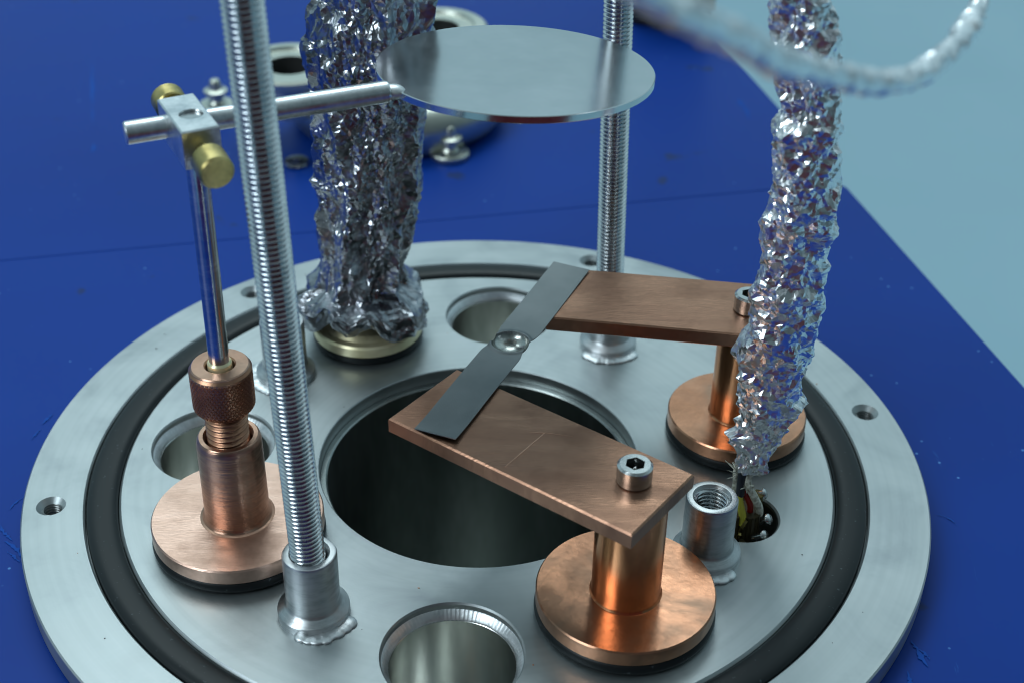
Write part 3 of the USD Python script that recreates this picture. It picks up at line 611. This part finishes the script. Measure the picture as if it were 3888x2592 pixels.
def knob(c, lab, s=1.0):
    t = Thing('metal_knob', lab, 'knob', None, (*c, TZ))
    t.part('foot', lathe([(0, TZ + .0002), (.0092 * s, TZ + .0002), (.0097 * s, TZ + .0008), (.0097 * s, TZ + .0026), (.0090 * s, TZ + .0034), (.0045 * s, TZ + .0040), (.0036 * s, TZ + .0055), (0, TZ + .0055)], (*c, 0), 64), 'vessel_steel', 40)
    t.part('neck', lathe([(.0036 * s, TZ + .0054), (.0034 * s, TZ + .0080), (.0050 * s, TZ + .0090), (0, TZ + .0090)], (*c, 0), 48), 'vessel_steel', 40)
    t.part('head', lathe([(0, TZ + .0089), (.0058 * s, TZ + .0090), (.0062 * s, TZ + .0100), (.0062 * s, TZ + .0108), (.0034 * s, TZ + .0118), (.0030 * s, TZ + .0150), (.0022 * s, TZ + .0164), (0, TZ + .0170)], (*c, 0), 48), 'vessel_steel', 40)
knob((-.0215, .2480), 'small spool shaped metal knob on the table right of the vessel')
knob((-.1445, .2990), 'small metal knob peeking over the shutter arm by the clamp block')
top('washer', lathe([(.0022, TZ + .0003), (.0058, TZ + .0003), (.0062, TZ + .0010), (.0058, TZ + .0022), (.0024, TZ + .0024), (.0022, TZ + .0003)], (-.0950, .2370, 0), 48), 'bright_steel', 'small flat steel washer on the table left of the foil column', 'washer', 40)
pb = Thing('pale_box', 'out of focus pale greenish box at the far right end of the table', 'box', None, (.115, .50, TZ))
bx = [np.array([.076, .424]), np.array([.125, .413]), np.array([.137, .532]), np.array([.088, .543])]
pb.part('foot', bar_mesh([.92 * (p - np.mean(bx, 0)) + np.mean(bx, 0) for p in bx], TZ + .0004, TZ + .012, .001), 'black_plastic', False)  # dark base added in place of the shadow under the box
pb.part('case', bar_mesh(bx, TZ + .012, TZ + .09, .003), 'pale_paint', False)

# dark red cloth added for its reflection, in place of a red shirt, seen only in the shutter arm, the disc's rim and the foil
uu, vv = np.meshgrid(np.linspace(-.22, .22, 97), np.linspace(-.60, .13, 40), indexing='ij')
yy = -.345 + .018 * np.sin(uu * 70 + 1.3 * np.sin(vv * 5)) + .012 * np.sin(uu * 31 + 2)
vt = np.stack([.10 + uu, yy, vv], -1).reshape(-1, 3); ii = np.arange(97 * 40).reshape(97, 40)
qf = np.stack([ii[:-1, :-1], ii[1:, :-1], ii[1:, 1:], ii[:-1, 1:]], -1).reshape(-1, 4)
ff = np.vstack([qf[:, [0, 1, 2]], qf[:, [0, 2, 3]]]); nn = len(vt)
plain('red_reflection_cloth', (.13, .008, .011), .9)
top('red_reflection_cloth', trimesh.Trimesh(np.vstack([vt, vt - [0, .003, 0]]), np.vstack([ff, ff[:, ::-1] + nn]), process=False), 'red_reflection_cloth', 'added dark red cloth standing in for a shirt mirrored as a red streak in the shutter arm', 'cloth', 60)

# old scuffs and scratches on the laminate, and scribed lines on the front bar
plain('scuff_blue', (.007, .065, .34), .6, specular_ior_level=.1)
rs = np.random.default_rng(12)
stz = [0]
def stroke(pts, w):
    stz[0] += 1; TZ_ = TZ + .00001 * stz[0]
    pts = np.array(pts, float); n = 14; q = spline(np.c_[pts, np.zeros(len(pts))], n)[:, :2] + rs.normal(0, w * .16, (n, 2))
    t_ = np.gradient(q, axis=0); nn_ = np.c_[-t_[:, 1], t_[:, 0]] / np.linalg.norm(t_, axis=1)[:, None]; hw = w * rs.uniform(.15, 1, n) * np.sin(np.linspace(.1, PI - .1, n))
    v = np.vstack([np.c_[q - nn_ * hw[:, None], np.full(n, TZ_)], np.c_[q + nn_ * hw[:, None], np.full(n, TZ_)]]); i = np.arange(n - 1)
    return trimesh.Trimesh(v, np.vstack([np.c_[i, i + 1, i + n + 1], np.c_[i, i + n + 1, i + n]]), process=False)
for pts, w in [([(-0.1562, -0.0281), (-0.1532, -0.0323), (-0.1497, -0.0354)], 0.0009), ([(-0.1554, -0.0204), (-0.1542, -0.0159), (-0.1505, -0.0124)], 0.0005), ([(-0.1525, -0.0355), (-0.1469, -0.0399), (-0.1422, -0.0455)], 0.0012), ([(-0.1502, -0.0406), (-0.1475, -0.0426), (-0.1446, -0.0456)], 0.0009), ([(-0.1582, 0.0264), (-0.157, 0.0303), (-0.1562, 0.033)], 0.0008), ([(-0.1592, 0.0174), (-0.1582, 0.0225), (-0.1576, 0.0238)], 0.0006), ([(-0.2259, 0.3604), (-0.2134, 0.3135), (-0.2023, 0.271)], 0.0012), ([(-0.1983, 0.2561), (-0.1964, 0.2489), (-0.1962, 0.2455)], 0.0016), ([(0.1325, -0.0734), (0.1335, -0.0787), (0.1346, -0.0839)], 0.0012), ([(0.1337, -0.0769), (0.1352, -0.0787), (0.1359, -0.0813)], 0.0009), ([(0.1284, -0.0858), (0.1282, -0.0905), (0.1284, -0.0942)], 0.0009), ([(0.1538, -0.0148), (0.1576, -0.0169), (0.1595, -0.0212)], 0.0003), ([(0.1283, -0.0529), (0.1305, -0.0552), (0.1356, -0.0566)], 0.0004), ([(0.1281, 0.3246), (0.131, 0.3107), (0.132, 0.2972)], 0.0022), ([(0.129, -0.043), (0.1294, -0.046), (0.1281, -0.05)], 0.0005)]:
    table.part('scuff', stroke(pts, w), 'scuff_blue', False)
class _T: pass
fe_t = _T(); fe_t.path = '/World/front_copper_electrode'; fe_t.loc = np.array([.0453, -.0720, 0])
part(fe_t, 'scribed_line', tube([(.0092, -.0690, ZB), (.0140, -.0622, ZB), (.0204, -.0531, ZB)], [.00012, .00018, .00010], 8), 'copper_turned', 40)
part(fe_t, 'scribed_line', tube([(.0160, -.0528, ZB), (.0215, -.0531, ZB), (.0285, -.0545, ZB)], [.00008, .00012, .00006], 8), 'copper_turned', 40)

rk = np.random.default_rng(21); spk = []
while len(spk) < 34:
    a_, r_ = rk.uniform(0, 2 * PI), .148 * math.sqrt(rk.uniform(.12, 1)); c_ = np.array([r_ * math.cos(a_), r_ * math.sin(a_)])
    if .117 < r_ < .1315 or any(np.hypot(*(c_ - np.array(q_))) < d_ for q_, d_ in [(p_, .023) for p_ in PORT] + [(WIRE, .015)] + [(p_, .014) for p_ in SOCK] + [(p_, .007) for p_ in SCREW] + [((0, 0), .054), ((.0453, -.072), .029), ((.089, .017), .026), (PL, .029), (FC, .023)]): continue
    sz = rk.uniform(.00012, .00034)
    spk.append(m3.Manifold.sphere(1, 6).scale([sz, sz * rk.uniform(.6, 1.6), sz * .5]).rotate([0, 0, rk.uniform(0, 180)]).translate([*c_, .00008]))
plain('grit', (.06, .05, .045), .6)
for k_, g_ in enumerate(spk): plate.part('grit_speck', g_, 'grit' if k_ % 4 else 'copper_dark', False)
